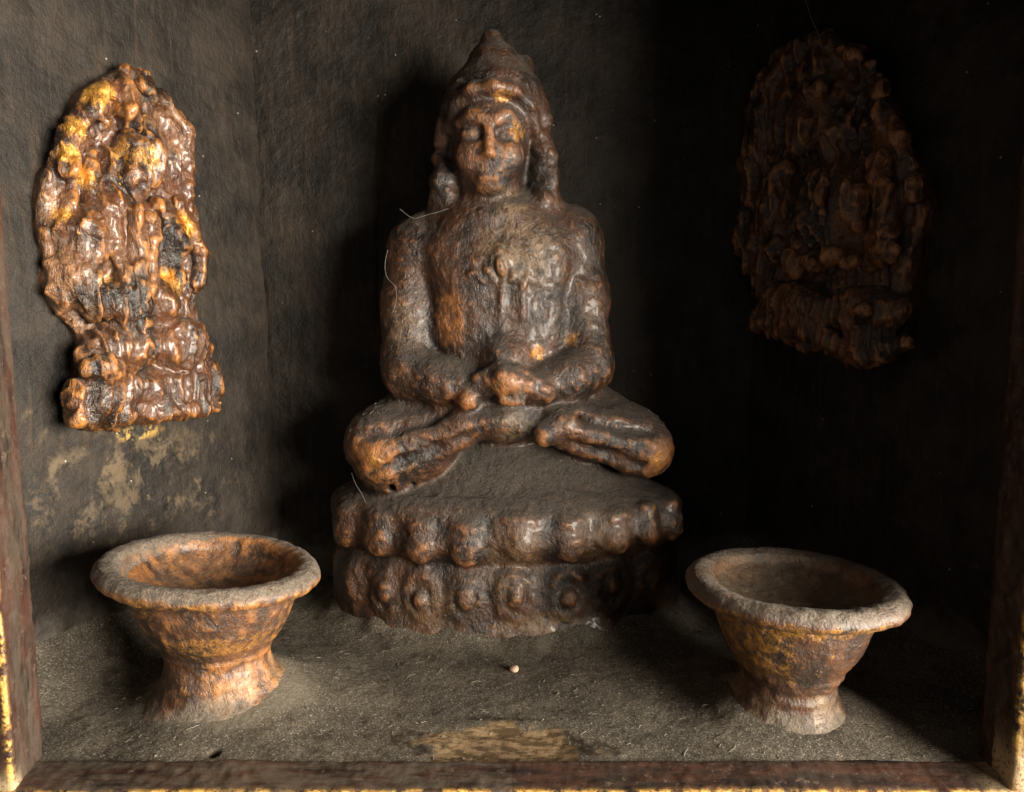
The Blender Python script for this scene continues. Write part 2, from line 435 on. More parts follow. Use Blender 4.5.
d = ray(140, 433); c = CAM+d*(((np.array([-25.8, .2, 0.])-CAM)@nl)/(d@nl)); gs = blob(V, c, (1.8, 1.8, .5), .6)
make('left_wall', V2, Q, None, dict(pale=np.maximum(spots, np.clip(scar*1.4, 0, .7)), gilt=gs), M['wall'])['kind'] = 'structure'
V, Q = sheet(wall_side(1), 120, 240)
make('right_wall', wall_disp(V, nr, 21), Q[:, ::-1], None, dict(pale=V[:, 0]*0, gilt=V[:, 0]*0), M['wall'])['kind'] = 'structure'
def back(u, v):
    z = -1+41*v; xb = corner_x(z); return np.stack([(-1+2*u)*(xb+.9), 20.4+.5*np.sin(np.pi*u)+0*z, z], -1)
V, Q = sheet(back, 300, 400)
nb = np.array([0, -1., 0]); V2 = wall_disp(V, nb, 41)
hx = V[:, 0]+8.6+.25*vnoise(V, .5, 9)     # a hairline crack in the boards
V2[:, 1] += .12*np.exp(-(hx/.07)**2)*(V[:, 2] > 17)*(V[:, 2] < 31)
edge = np.abs(V[:, 0]) > corner_x(V[:, 2])-.12
V2[:, 1] += .02*edge
pl = blob(V, at(385, 110, 20.5), (1.6, 2, 4), .8)*.6
make('back_wall', V2, Q, None, dict(pale=pl, gilt=V[:, 0]*0), M['wall2'])['kind'] = 'structure'
V, Q = sheet(lambda u, v: np.stack([-26.5+53*u, -1.6+24*v, 39.5+0*u], -1), 60, 40)
make('ceiling', wall_disp(V, np.array([0, 0, 1.]), 51), Q[:, ::-1], None, dict(pale=V[:, 0]*0, gilt=V[:, 0]*0), M['wall2'])['kind'] = 'structure'

# frame of the opening: each member a rounded bar, worn and uneven
def bar(name, A, B, wx, prof, long_axis, n_long, seed, parent, attr_fn):
    """prof: closed list of (a, b) outline points; extruded along the member"""
    A = np.array(A, float); B = np.array(B, float)
    pr = []
    for i in range(len(prof)):
        p, q = np.array(prof[i]), np.array(prof[(i+1) % len(prof)])
        m = max(1, int(np.linalg.norm(q-p)/.12))
        pr += [p+(q-p)*k/m for k in range(m)]
    pr = np.array(pr)
    for _ in range(2): pr = .25*np.roll(pr, 1, 0)+.5*pr+.25*np.roll(pr, -1, 0)
    n = len(pr); T = np.linspace(0, 1, n_long)
    V = []
    for t in T:
        c = A+(B-A)*t
        if long_axis == 'z': V.append(np.stack([c[0]+pr[:, 0], c[1]+pr[:, 1], np.full(n, c[2])], -1))
        else: V.append(np.stack([np.full(n, c[0]), c[1]+pr[:, 0], c[2]+pr[:, 1]], -1))
    V = np.concatenate(V)
    i, j = np.meshgrid(np.arange(n_long-1), np.arange(n), indexing='ij'); j2 = (j+1) % n
    Q = np.stack([i*n+j, i*n+j2, (i+1)*n+j2, (i+1)*n+j], -1).reshape(-1, 4)
    N = vnormals(V, Q)
    cen = (A+B)/2
    if ((V-np.array([0, 0, 0]))*0).sum() == 0:
        ctr = V.reshape(n_long, n, 3).mean(1).repeat(n, 0)
        if (N*(V-ctr)).sum() < 0: Q = Q[:, ::-1]; N = -N
    sc = np.array([1, 1, .25]) if long_axis == 'z' else np.array([.25, 1, 1])
    V = V+N*(.10*fbm(V*sc, .8, 3, seed)+.05*fbm(V, 2.5, 2, seed+4))[:, None]
    return make(name, V, Q, None, attr_fn(V), M['frame'] if long_axis == 'z' else M['rail'], parent, (0, -.8, 0))
fr = empty('wooden_frame', (0, -.8, 0), 'dark red painted wooden frame edge with worn gilt arris around the niche opening', 'frame')
def post_attr(s, z_pale):
    def f(V):
        xi = s*V[:, 0]
        g = np.exp(-(np.hypot(xi-(19.05), V[:, 1]+1.6)/(.10 if s < 0 else .15))**2)*1.2
        if s < 0: g = g*.9
        pale = np.exp(-((V[:, 2]-.6)/z_pale)**2)*(V[:, 1] < -.3)*1.0 if s > 0 else np.exp(-((V[:, 2])/.5)**2)*(V[:, 1] < -1)
        return dict(gilt=np.clip(g, 0, 1), pale=np.clip(pale, 0, 1), dust=(V[:, 1] > -1.3)*(.65 if s < 0 else .1))
    return f
bar('side_post', (0, 0, -2), (0, 0, 40), 0, [(-18.95, -1.6), (-19.2, .6), (-26.8, .6), (-26.8, -1.75)], 'z', 500, 61, fr, post_attr(-1, .5))
bar('side_post', (0, 0, -2), (0, 0, 40), 0, [(19.05, -1.6), (19.1, .6), (26.8, .6), (26.8, -1.75)], 'z', 500, 71, fr, post_attr(1, 1.0))
def rail_attr(V):
    g = np.exp(-(np.hypot(V[:, 1]+1.72, V[:, 2]+.08)/.16)**2)*1.3
    return dict(gilt=np.clip(g, 0, 1), pale=np.exp(-((V[:, 0]-19.2)/.7)**2)*.8, dust=np.clip(.55+.4*np.sign(-V[:, 0]), .2, .9))
bar('bottom_rail', (-19.4, 0, 0), (19.4, 0, 0), 0, [(.05, -1.6), (.12, .16), (-1.72, -.05), (-1.85, -1.6)], 'x', 500, 81, fr, rail_attr)
bar('top_rail', (-19.4, 0, 36), (19.4, 0, 36), 0, [(.1, 0), (.1, 4), (-1.6, 4), (-1.6, 0)], 'x', 60, 91, fr, rail_attr)

# ------------------------------------------------------------------ the seated statue on its lotus pedestal
sf = Field()
def ped(P):
    q = np.sqrt(((P[..., 0]-PC[0])/10.75)**2+((P[..., 1]-PC[1])/5.5)**2)
    z = P[..., 2]+.12*np.sin(P[..., 0]*.22+.5)
    s_ = np.interp(z, [-1, 0, .8, 2.0, 3.2, 3.9, 4.4, 4.9, 5.6, 6.6, 7.3, 8.2], [1.0, .995, .985, .99, .985, .965, .925, .955, .98, .995, .985, .93])
    d = (q-s_)*6.2
    e = z-7.9; h = np.maximum(1.2-np.abs(d-e), 0)/1.2
    return np.maximum(d, e)+h*h*.3
sf.fn(ped, (-12, 10, -1), (12, 23, 9), .1, 'pedestal')
sf.ell((PC[0], 16.8, 7.2), (8.2, 4.3, 3.6), 1.4, 'pedestal')
petals = []
def on_ped(px, z, out=0.0):
    # angle on the ellipse whose projection falls at px
    best = None
    for a in np.linspace(-1.52, 1.52, 400):
        p = np.array([PC[0]+(10.75+out)*math.sin(a), PC[1]-(5.5+out)*math.cos(a), z])
        X = project(p)[0]
        if best is None or abs(X-px) < best[0]: best = (abs(X-px), p, a)
    a = best[2]; n = np.array([math.sin(a)*5.5, -math.cos(a)*10.75, 0]); n /= np.linalg.norm(n)
    return best[1], n
def frame_rot(n):
    n = np.array(n, float); zz = np.array([0, 0, 1.]); t = np.cross(zz, n); t /= np.linalg.norm(t)
    return np.stack([t, n, np.cross(t, n)], 1)          # columns: tangent, outward, up
for i, (px, z, w_, h_) in enumerate(((345, 6.1, 1.2, 1.2), (378, 6.0, 1.1, 1.3), (420, 5.8, 1.2, 1.25), (465, 5.8, 1.3, 1.25), (520, 6.2, 1.35, 1.45), (570, 6.0, 1.2, 1.25), (616, 6.2, 1.2, 1.2), (648, 6.4, .9, 1.1), (672, 6.4, .8, 1.1))):
    p, n = on_ped(px, z); nm = 'petal%d' % i
    R = frame_rot(n)
    p = p-np.array([0, 0, .25]); sf.ell(p-n*.60, (w_*1.15, .95, h_*.95), .6, nm, rot=R)
    sf.ell(p+n*.16-np.array([0, 0, .30]), (.62, .34, .75), .5, nm, rot=R)
    sf.ell(p-n*.1+np.array([0, 0, 1.0]), (w_*.6, .4, .35), .4, nm, rot=R)
for i, (px, z, w_, h_) in enumerate(((352, 2.5, .9, 1.2), (385, 2.4, .9, 1.3), (421, 2.6, 1.15, 1.45), (465, 2.5, 1.0, 1.4), (515, 2.7, 1.15, 1.45), (568, 2.8, 1.2, 1.5), (612, 2.9, 1.2, 1.4), (652, 3.1, 1.0, 1.2))):
    p, n = on_ped(px, z); nm = 'petal%d' % (20+i)
    R = frame_rot(n)
    p = p-n*.28
    sf.ell(p-n*.12, (w_+.05, .75, h_+.10), .35, nm, rot=R)
    sf.ell(p+n*.68, (w_*.70, .5, h_*.74), .4, nm, 'sub', rot=R)
    sf.ell(p+n*.22+np.array([0, 0, .25*math.sin(i*2.3)]), (.50+.10*math.sin(i*3.1), .42, .72+.14*math.cos(i*1.7)), .2, nm, rot=R)
# base flare and lumps
for px in (400, 430, 470, 500, 540, 575, 600):
    p, n = on_ped(px, .5); sf.ell(p-n*.6, (1.1, .6, .45), .6, 'pedestal')
A = at
B = 'body'
# legs
def C(px, py, y, r, k=.8, name=B, ry=None, rz=None):
    a = rp(r, y); sf.ell(A(px, py, y), (a, rp(ry, y) if ry else a, rp(rz, y) if rz else a), k, name)
sf.cap(A(440, 405, 16.5), A(388, 440, 14.7), rp(38, 16), rp(36, 14), 1.0, B)
sf.cap(A(382, 446, 14.2), A(386, 456, 14.0), rp(38, 14), rp(33, 14), .8, B)
sf.ell(A(415, 440, 14.2), (rp(44, 14), 1.6, rp(34, 14)), .8, B)
sf.ell(A(600, 432, 14.6), (rp(50, 14), 1.5, rp(28, 14)), .8, B)
sf.cap(A(390, 454, 13.6), A(462, 428, 12.9), rp(33, 14), rp(20, 13), .8, B)
sf.cap(A(462, 424, 12.7), A(500, 421, 12.0), rp(12, 13), rp(7, 12), .5, B)
sf.cap(A(384, 474, 13.6), A(430, 462, 13.2), rp(16, 14), rp(10, 14), .6, B)
sf.cap(A(575, 400, 16.5), A(630, 430, 15.0), rp(30, 16), rp(24, 15), 1.0, B)
sf.cap(A(636, 438, 14.6), A(644, 446, 14.2), rp(29, 15), rp(27, 15), .8, B)
sf.cap(A(640, 448, 13.9), A(575, 426, 13.0), rp(29, 14), rp(22, 13), .8, B)
sf.cap(A(640, 462, 13.4), A(560, 440, 12.8), rp(12, 14), rp(8, 13), .4, B)
sf.cap(A(560, 425, 12.5), A(545, 436, 12.1), rp(15, 13), rp(11, 13), .5, B)
for px, py in ((391, 488), (410, 486)): sf.ell(A(px, py, 12.6), (.20, .9, .20), .12, B, 'sub')
def surf(px, py, y1=9.5, y2=17):
    a, b = at(px, py, y1), at(px, py, y2); T = np.linspace(0, 1, 300)[:, None]; P = a+(b-a)*T
    d, _ = sf.points(P); i = np.argmax(d < 0); return P[i]
cr = [[(366, 436), (395, 428), (430, 420), (462, 408)], [(556, 408), (585, 420), (620, 428), (652, 430)], [(372, 472), (402, 462), (436, 450), (468, 436)], [(575, 444), (610, 456), (640, 466)]]
cr = [[surf(*p) for p in q] for q in cr]
for q in cr: sf.path(q, .12, .6, B, 'sub')
# cloth end lumps between feet
C(512, 420, 13.0, 18, .9); C(528, 428, 12.7, 8, .5); C(498, 432, 12.8, 9, .8)
# torso
y0 = 16.0
sf.ell(A(500, 275, y0), (rp(78, y0), 3.1, rp(72, y0)), 1.0, B)
sf.ell(A(500, 345, y0), (rp(76, y0), 3.0, rp(70, y0)), 1.4, B)
sf.ell(A(505, 400, 15.2), (rp(80, 15), 2.6, rp(40, 15)), 1.4, B)
sf.cap(A(440, 244, 16), A(566, 236, 16), rp(32, 16), rp(32, 16), 1.8, B)
sf.cap(A(470, 222, 15.8), A(520, 220, 15.8), rp(22, 16), rp(22, 16), 1.8, B)
sf.ell(A(470, 262, 13.9), (rp(34, 14), 1.0, rp(34, 14)), 1.2, B)
sf.ell(A(530, 258, 13.9), (rp(36, 14), 1.1, rp(34, 14)), 1.2, B)
sf.ell(A(498, 315, 14.2), (rp(62, 14), 1.2, rp(58, 14)), 1.4, B)
sf.ell(A(493, 216, 14.6), (rp(40, 14), 1.5, rp(18, 14)), 1.2, B)
# arms
sf.path([A(417, 248, 15.6), A(408, 305, 15.2), A(406, 356, 14.6)], [rp(29, 15), rp(25, 15), rp(25, 15)], .85, B)
sf.path([A(573, 242, 15.8), A(583, 300, 15.4), A(588, 350, 14.8)], [rp(29, 15), rp(24, 15), rp(24, 15)], .85, B)
sf.path([A(408, 372, 14.2), A(440, 382, 13.2), A(480, 386, 12.6)], [rp(27, 14), rp(21, 13), rp(14, 13)], .6, B)
sf.path([A(592, 366, 14.5), A(570, 378, 13.6), A(530, 386, 12.7)], [rp(24, 14), rp(21, 13), rp(15, 13)], .6, B)
# hands in the lap, with the dome above them
C(505, 358, 13.4, 26, .5, rz=26)
sf.path([A(482, 384, 12.3), A(505, 380, 11.9), A(545, 392, 12.3)], [rp(12, 12), rp(15, 12), rp(11, 12)], .4, B)
for k in range(4):
    sf.cap(A(496+k*2, 378+k*7, 11.6), A(532-k*3, 384+k*6, 11.7), .28, .24, .12, B)
sf.cap(A(478, 380, 12.0), A(500, 366, 11.9), .34, .28, .2, B)      # thumbs
sf.cap(A(540, 382, 12.1), A(518, 370, 11.9), .32, .28, .2, B)
C(446, 388, 12.6, 13, .3); C(467, 401, 12.2, 12, .3); C(455, 376, 12.9, 8, .3)
# neck, hair and head
H = 'hair'
hy = 14.6; fy = hy-2.15; hq = hy+.7
sf.cap(A(492, 222, 15.4), A(491, 180, 15.0), rp(30, 15), rp(24, 15), .8, B)
sf.ell(A(495, 116, hq), (rp(49, hq), 2.6, rp(41, hq)), .3, H)
sf.ell(A(494, 160, hq+.8), (rp(50, hq), 1.8, rp(52, hq)), .5, H)
sf.ell(A(495, 90, hq-.2), (rp(45, hq), 2.4, rp(22, hq)), .5, H)
sf.ell(A(496, 74, hq-.2), (rp(31, hq), 1.8, rp(16, hq)), .6, H)
sf.ell(A(494, 60, hq-.3), (rp(24, hq), 1.4, rp(17, hq)), .5, H)
sf.ell(A(492, 44, hq-.3), (rp(12, hq), .8, rp(13, hq)), .3, H)
sf.ell(A(525, 68, hq), (rp(9, hq), .7, rp(13, hq)), .25, H)
sf.path([A(453, 112, 15.2), A(449, 150, 15.2), A(447, 180, 15.0), A(443, 202, 14.9)], [rp(11, 15), rp(8, 15), rp(9, 15), rp(11, 15)], .9, H)
sf.path([A(536, 112, 15.2), A(541, 150, 15.2), A(545, 175, 15.0), A(548, 200, 14.9)], [rp(11, 15), rp(8, 15), rp(9, 15), rp(12, 15)], .9, H)
rnd = random.Random(3)
for k in range(60):
    sx = -1 if k % 2 else 1
    t_ = rnd.random(); px = 494+sx*(47+6*math.sin(t_*3)+rnd.uniform(-7, 7)); py = 120+t_*88
    sf.ell(A(px, py, 14.4+rnd.uniform(-.2, .3)), rnd.uniform(.14, .26), .5, H)
sf.ell(A(490, 136, hy+.1), (rp(38, hy), 2.45, rp(57, hy)), .15, B)
sf.ell(A(489, 168, hy-.4), (rp(29, hy), 1.75, rp(28, hy)), .7, B)
for sx in (-1, 1):
    sf.ell(A(489+sx*19, 156, fy+.62), (.8, .5, .75), .6, B)            # cheeks
    sf.ell(A(489+sx*14, 133, fy+.02), (.55, .20, .36), .40, B, 'sub')     # eye sockets
    sf.ell(A(489+sx*19, 134, fy+.36), (.46, .22, .22), .2, B)           # lids
    sf.path([A(489+sx*7, 117, fy-.02), A(489+sx*18, 114, fy+.16), A(489+sx*31, 122, fy+.76)], .12, .5, B)
    sf.ell(A(489+sx*6, 154, fy-.10), (.17, .17, .14), .15, B)
sf.cap(A(489, 122, fy+.02), A(489, 152, fy-.26), .15, .25, .30, B)      # nose
sf.cap(A(480, 170, fy+.12), A(498, 170, fy+.12), .15, .15, .18, B)
sf.cap(A(482, 176, fy+.16), A(496, 176, fy+.16), .17, .17, .18, B)
sf.path([A(477, 173, fy+.05), A(489, 173.5, fy-.12), A(501, 173, fy+.05)], .06, .08, B, 'sub')
sf.ell(A(489, 186, fy+.62), (.7, .4, .35), .6, B)
# band of hair over the brow
sf.path([A(449, 130, hy-.6), A(456, 104, hy-1.3), A(472, 90, hy-2.0), A(493, 86, hy-2.3), A(514, 90, hy-2.0), A(530, 104, hy-1.3), A(536, 130, hy-.6)], [.25, .32, .34, .34, .34, .32, .25], .35, H)
for k in range(18):
    a = rnd.uniform(-1.2, 1.2); sf.ell(A(493+44*math.sin(a), 94-12*math.cos(a)+rnd.uniform(-4, 6), hy+.1-2.3*math.cos(a)), rnd.uniform(.12, .2), .25, H)
def surf(px, py, y1=9.5, y2=17):
    a, b = at(px, py, y1), at(px, py, y2); T = np.linspace(0, 1, 300)[:, None]; P = a+(b-a)*T
    d, _ = sf.points(P); i = np.argmax(d < 0); return P[i]
# motif on the breast
by = 12.75
mot = [[(501, 249), (493, 260), (491, 272), (492, 280)], [(501, 249), (509, 260), (512, 272), (511, 280)], [(492, 280), (487, 270), (482, 282), (476, 272), (468, 274)],
       [(511, 280), (516, 274), (522, 284), (528, 276)], [(521, 286), (522, 318)], [(501, 284), (500, 312)]]
mot = [[surf(*p) for p in q] for q in mot]; mc = surf(501, 266)
sf.ell(mc, (.30, .40, .62), .12, B)
for j, q in enumerate(mot): sf.path(q, .14 if j < 4 else .08, .14 if j < 4 else .35, B)
V, Q = sf.mesh((-12.5, 9.0, -.6), (12.5, 22.2, 35), .125)
N = vnormals(V, Q)
_, lab = sf.points(V[Q].mean(1)-N[Q[:, 0]]*.05)
lo = fbm(V, .45, 2, 101); md = ridged(V*np.array([1, 1, .7]), 1.3, 103); hi_ = fbm(V, 3.2, 3, 105); bd = vnoise(V, 1.9, 107)
face = blob(V, A(489, 140, fy), (3.0, 2.5, 4.0), .3)
am = 1-.55*face
hr = 1-.5*blob(V, A(494, 60, hy+.5), (4.5, 5, 4.5), .3)
disp = (.07*lo+.025*md*hr+.06*hi_*hr)*am
V = V+N*disp[:, None]
wm = (1-.8*face)*(V[:, 2] > 8)*(V[:, 2] < 26); V = V+(warp(V, .10, .5, .02, 2.0, 440)-V)*wm[:, None]
N = vnormals(V, Q)
hgt = np.clip(.08+convex(V, Q, N)*3+convex(V, Q, N, 30)*2.2+.25*hi_-.35*blob(V, A(494, 100, hy+.5), (5, 6, 8.2), .2)*(1-face), -1, 1)
gilt = np.zeros(len(V)); pale = np.zeros(len(V)); dust = np.zeros(len(V)); hb = np.zeros(len(V))
def spot(arr, px, py, y, r, s=1.0, ry=None):
    rr = rp(r, y); np.maximum(arr, s*blob(V, A(px, py, y), (rr, rr*1.6+.5, rp(ry or r, y)), .6), out=arr)
spot(gilt, 503, 97, hy-2, 16, 1, 8); spot(gilt, 517, 131, hy-1.8, 15); spot(gilt, 478, 140, hy-2, 9, .5)
spot(gilt, 378, 455, 13, 26, .9, 18); spot(gilt, 455, 428, 12.5, 18, .5); spot(gilt, 657, 458, 13, 18, 1); spot(gilt, 620, 440, 13, 15, .6)
spot(gilt, 536, 352, 13.5, 14, 1.2); spot(gilt, 575, 340, 14, 16, .8); spot(gilt, 465, 215, 14, 10, .6)
spot(hb, 378, 455, 13, 36, .5); spot(hb, 657, 455, 13, 26, .5); spot(hb, 450, 320, 13.5, 24, .5, 44); spot(hb, 510, 385, 12, 30, .4, 20); spot(hb, 462, 398, 12.3, 18, .5)
spot(hb, 489, 150, fy, 30, .30, 46); spot(hb, 487, 162, fy, 20, .25, 14)
spot(pale, 520, 250, 13, 50, .7, 46); spot(pale, 512, 205, 13.5, 20, 1); spot(pale, 405, 330, 14, 24, .35, 30); spot(pale, 590, 310, 14, 18, .3, 40)
spot(pale, 515, 560, 11, 40, .45, 60); spot(pale, 600, 530, 11.5, 44, .35, 50); spot(pale, 512, 425, 12, 22, .6, 22); spot(pale, 430, 610, 11, 50, .3, 40); spot(pale, 540, 625, 11, 60, .7, 16); spot(pale, 590, 475, 12.5, 22, .9, 12)

seat = np.clip((V[:, 2]-7.3+.5*vnoise(V, .8, 55)+.3*vnoise(V, 2.2, 56))/.8, 0, 1)*(V[:, 2] < 13)*np.clip((N[:, 2]-.1)*4, 0, 1)
dust = np.maximum(dust, np.clip((sf.points(V)[1] == sf.names.index('pedestal'))*seat*1.0, 0, 1))
attrs = dict(height=np.clip(hgt+hb, -1, 1), gilt=gilt, pale=pale, dust=dust)
root = empty('seated_buddha_statue', (PC[0], PC[1], 0), 'brown lacquered seated buddha statue on a lotus pedestal in the middle of the niche', 'statue')
org = (PC[0], PC[1], 0)
def part(name, nm, parent, mat=M['statue']):
    ids = [sf.names.index(q) for q in (nm if isinstance(nm, list) else [nm])]
    m = np.isin(lab, ids)
    return make(name, V, Q[m], N, attrs, mat, parent, org) if m.any() else None
# parts carry coordinates relative to the statue's base
ob = part('figure', 'body', root); part('hair', 'hair', ob)
pd = part('lotus_pedestal', 'pedestal', root)
for nm in sf.names:
    if nm.startswith('petal'): part('petal', nm, pd)

# ------------------------------------------------------------------ the two offering bowls
def bowl(loc, prof_r, inner, tilt, seed, label, paint):
    f = Field(); cx, cy = loc
    tx, ty = tilt
    def loc_(P):
        q = P-np.array([cx, cy, 0]); z = q[..., 2]; s_ = np.clip(z/6, 0, 1.3)
        x = q[..., 0]-s_*prof_r['lean']; y = q[..., 1]-.75*np.clip(1-z/1.5, 0, 1)
        z = z-(tx*x+ty*y)*np.clip(s_, 0, 1)*np.clip(z/4, 0, 1)
        wv = .10*np.sin(2*np.arctan2(y, x)+seed)+.06*np.sin(3*np.arctan2(y, x)+seed*2)
        return np.hypot(x, y)/(1+wv*.22), z
    O = prof_r['o']
    zz, rr = [a for a, b in O], [b for a, b in O]
    def foot(P):
        r, z = loc_(P); return np.maximum((r-np.interp(z, zz, rr))*.8, np.maximum(-.6-z, z-prof_r['waist']))
    def cup(P):
        r, z = loc_(P); ri = np.interp(z, [a for a, b in inner], [b for a, b in inner])
        d = np.maximum((r-np.interp(z, zz, rr))*.75, np.maximum(prof_r['waist']-.1-z, z-prof_r['top']))
        return np.maximum(d, -np.maximum((r-ri)*.75, prof_r['well']-z))
    def rimf(P):
        r, z = loc_(P); return np.hypot((r-prof_r['R'])/1.18, (z-prof_r['rz']-.10*np.sin(r))/ .95)*.85-prof_r['rt']
    b0, b1 = (cx-7, cy-7, -1), (cx+7, cy+7, 8)
    f.fn(foot, b0, b1, .3, 'foot'); f.fn(cup, b0, b1, .45, 'cup'); f.fn(rimf, b0, b1, .35, 'rim')
    V, Q = f.mesh((cx-6.3, cy-6.3, -.5), (cx+6.3, cy+6.3, 7.6), .1)
    N = vnormals(V, Q); _, lab = f.points(V[Q].mean(1))
    lo = fbm(V, .4, 2, seed+201); md = ridged(V*np.array([1, 1, 1.6]), .8, seed+203); hi_ = fbm(V, 2.6, 3, seed+205)
    ft = 1+.35*(V[:, 2] < 2.6)
    V = V+N*((.06*lo+.035*md+.045*hi_)*ft)[:, None]; N = vnormals(V, Q)
    at_ = dict(height=np.clip(convex(V, Q, N)*3+convex(V, Q, N, 30)*1.5+.3*hi_+.1, -1, 1), gilt=V[:, 0]*0, pale=V[:, 0]*0, dust=V[:, 0]*0)
    paint(V, N, at_, cx, cy)
    at_['dust'] = np.maximum(at_['dust'], np.clip((1.15-V[:, 2]+.7*vnoise(V, .9, 61)+.3*vnoise(V, 2.5, 62))*1.3, 0, 1))
    e = empty('offering_bowl', (cx, cy, 0), label, 'bowl', 'clay offering bowls on the niche floor')
    for nm in ('foot', 'cup', 'rim'):
        make(nm, V, Q[lab == f.names.index(nm)], N, at_, M['bowl'], e, (cx, cy, 0))
def paintL(V, N, a, cx, cy):
    r = np.hypot(V[:, 0]-cx, V[:, 1]-cy); z = V[:, 2]
    up = np.clip(N[:, 2]*1.6, 0, 1)
    a['dust'] = np.clip((r > 3.75)*up*1.2, 0, 1)*np.clip(1-(z > 5.6)*0, 0, 1)
    lit_under = (z > 4.8)*(N[:, 2] < .12)*(r > 3.6)  # rim underside toned gold, standing for the low light that catches it
    a['gilt'] = np.clip(.7*lit_under+.75*np.clip((z-2.9)*2, 0, 1)*(z < 5.4)*np.clip(.5+1.6*vnoise(V*np.array([.5, .5, 1.5]), .8, 31), 0, 1), 0, 1)
    inside = (r < 3.9)*(N[:, 2] > .1)*(z > 3)
    a['height'] = np.clip(a['height']+.25*inside+.25*(z < 2.9)*(V[:, 0] > cx)+.1, -1, 1)  # right half of the foot painted oranger as its lit side
    a['gilt'] = np.maximum(a['gilt'], .30*inside)
    a['pale'] = np.clip(.6*(z < 2.4)*(V[:, 0] > cx-.5)*(vnoise(V, .7, 32) > -.2), 0, 1)  # paler patches on the foot's lit side, brightness put into the colour
def paintR(V, N, a, cx, cy):
    r = np.hypot(V[:, 0]-cx, V[:, 1]-cy); z = V[:, 2]; up = np.clip(N[:, 2]*1.6, 0, 1)
    a['dust'] = np.clip((r > 3.55)*up*.9, 0, 1)*(.5+.5*(vnoise(V, .8, 5) > -.3))
    lit_under = (z > 4.3)*(N[:, 2] < .10)*(r > 3.5)*(V[:, 0] < cx+2.5)  # low light on this rim's underside put into the gold tone too
    a['gilt'] = np.clip(.75*lit_under+.85*np.clip((z-2.2)*2, 0, 1)*(z < 5.3)*np.clip((cx-.3-V[:, 0]+vnoise(V, .9, 4))*.8, 0, 1)*(N[:, 2] < .1), 0, 1)
    inside = (r < 3.7)*(N[:, 2] > .1)*(z > 3)
    a['height'] = np.clip(a['height']+.1*inside-.15, -1, 1); a['pale'] = np.clip(.45*inside+.6*(z < 2)*(vnoise(V, .8, 8) > 0), 0, 1)
bowl(BL, dict(o=[(-.6, 5.2), (0, 4.4), (.45, 3.5), (.9, 2.85), (1.4, 2.45), (2.2, 2.2), (2.9, 2.15), (3.15, 2.4), (3.5, 2.75), (4.1, 3.1), (4.9, 3.4), (5.8, 3.65), (6.5, 4.1), (8, 4.5)], waist=2.9, top=6.7, well=4.8, R=4.18, rz=6.48, rt=.37, lean=-.25),
     [(4.6, 1.0), (4.95, 2.0), (5.5, 2.9), (6.2, 3.6), (7.0, 4.1)], (-.12, -.02), 1,
     'clay bowl with orange gilded inside and grey dusty rim, standing below the lit plaque', paintL)
bowl(BR, dict(o=[(-.6, 4.6), (0, 3.7), (.45, 2.9), (.9, 2.4), (1.3, 2.15), (1.8, 2.0), (2.3, 2.05), (2.6, 2.3), (3.0, 2.6), (3.6, 2.95), (4.3, 3.25), (5.4, 3.6), (6.3, 4.05), (8, 4.5)], waist=2.35, top=6.3, well=5.15, R=4.22, rz=6.12, rt=.37, lean=.0),
     [(5.0, .8), (5.2, 1.8), (5.5, 2.7), (5.9, 3.4), (6.8, 3.9)], (-.012, -.015), 5,
     'dark brown clay bowl with tilted dusty rim, standing below the shadowed plaque', paintR)

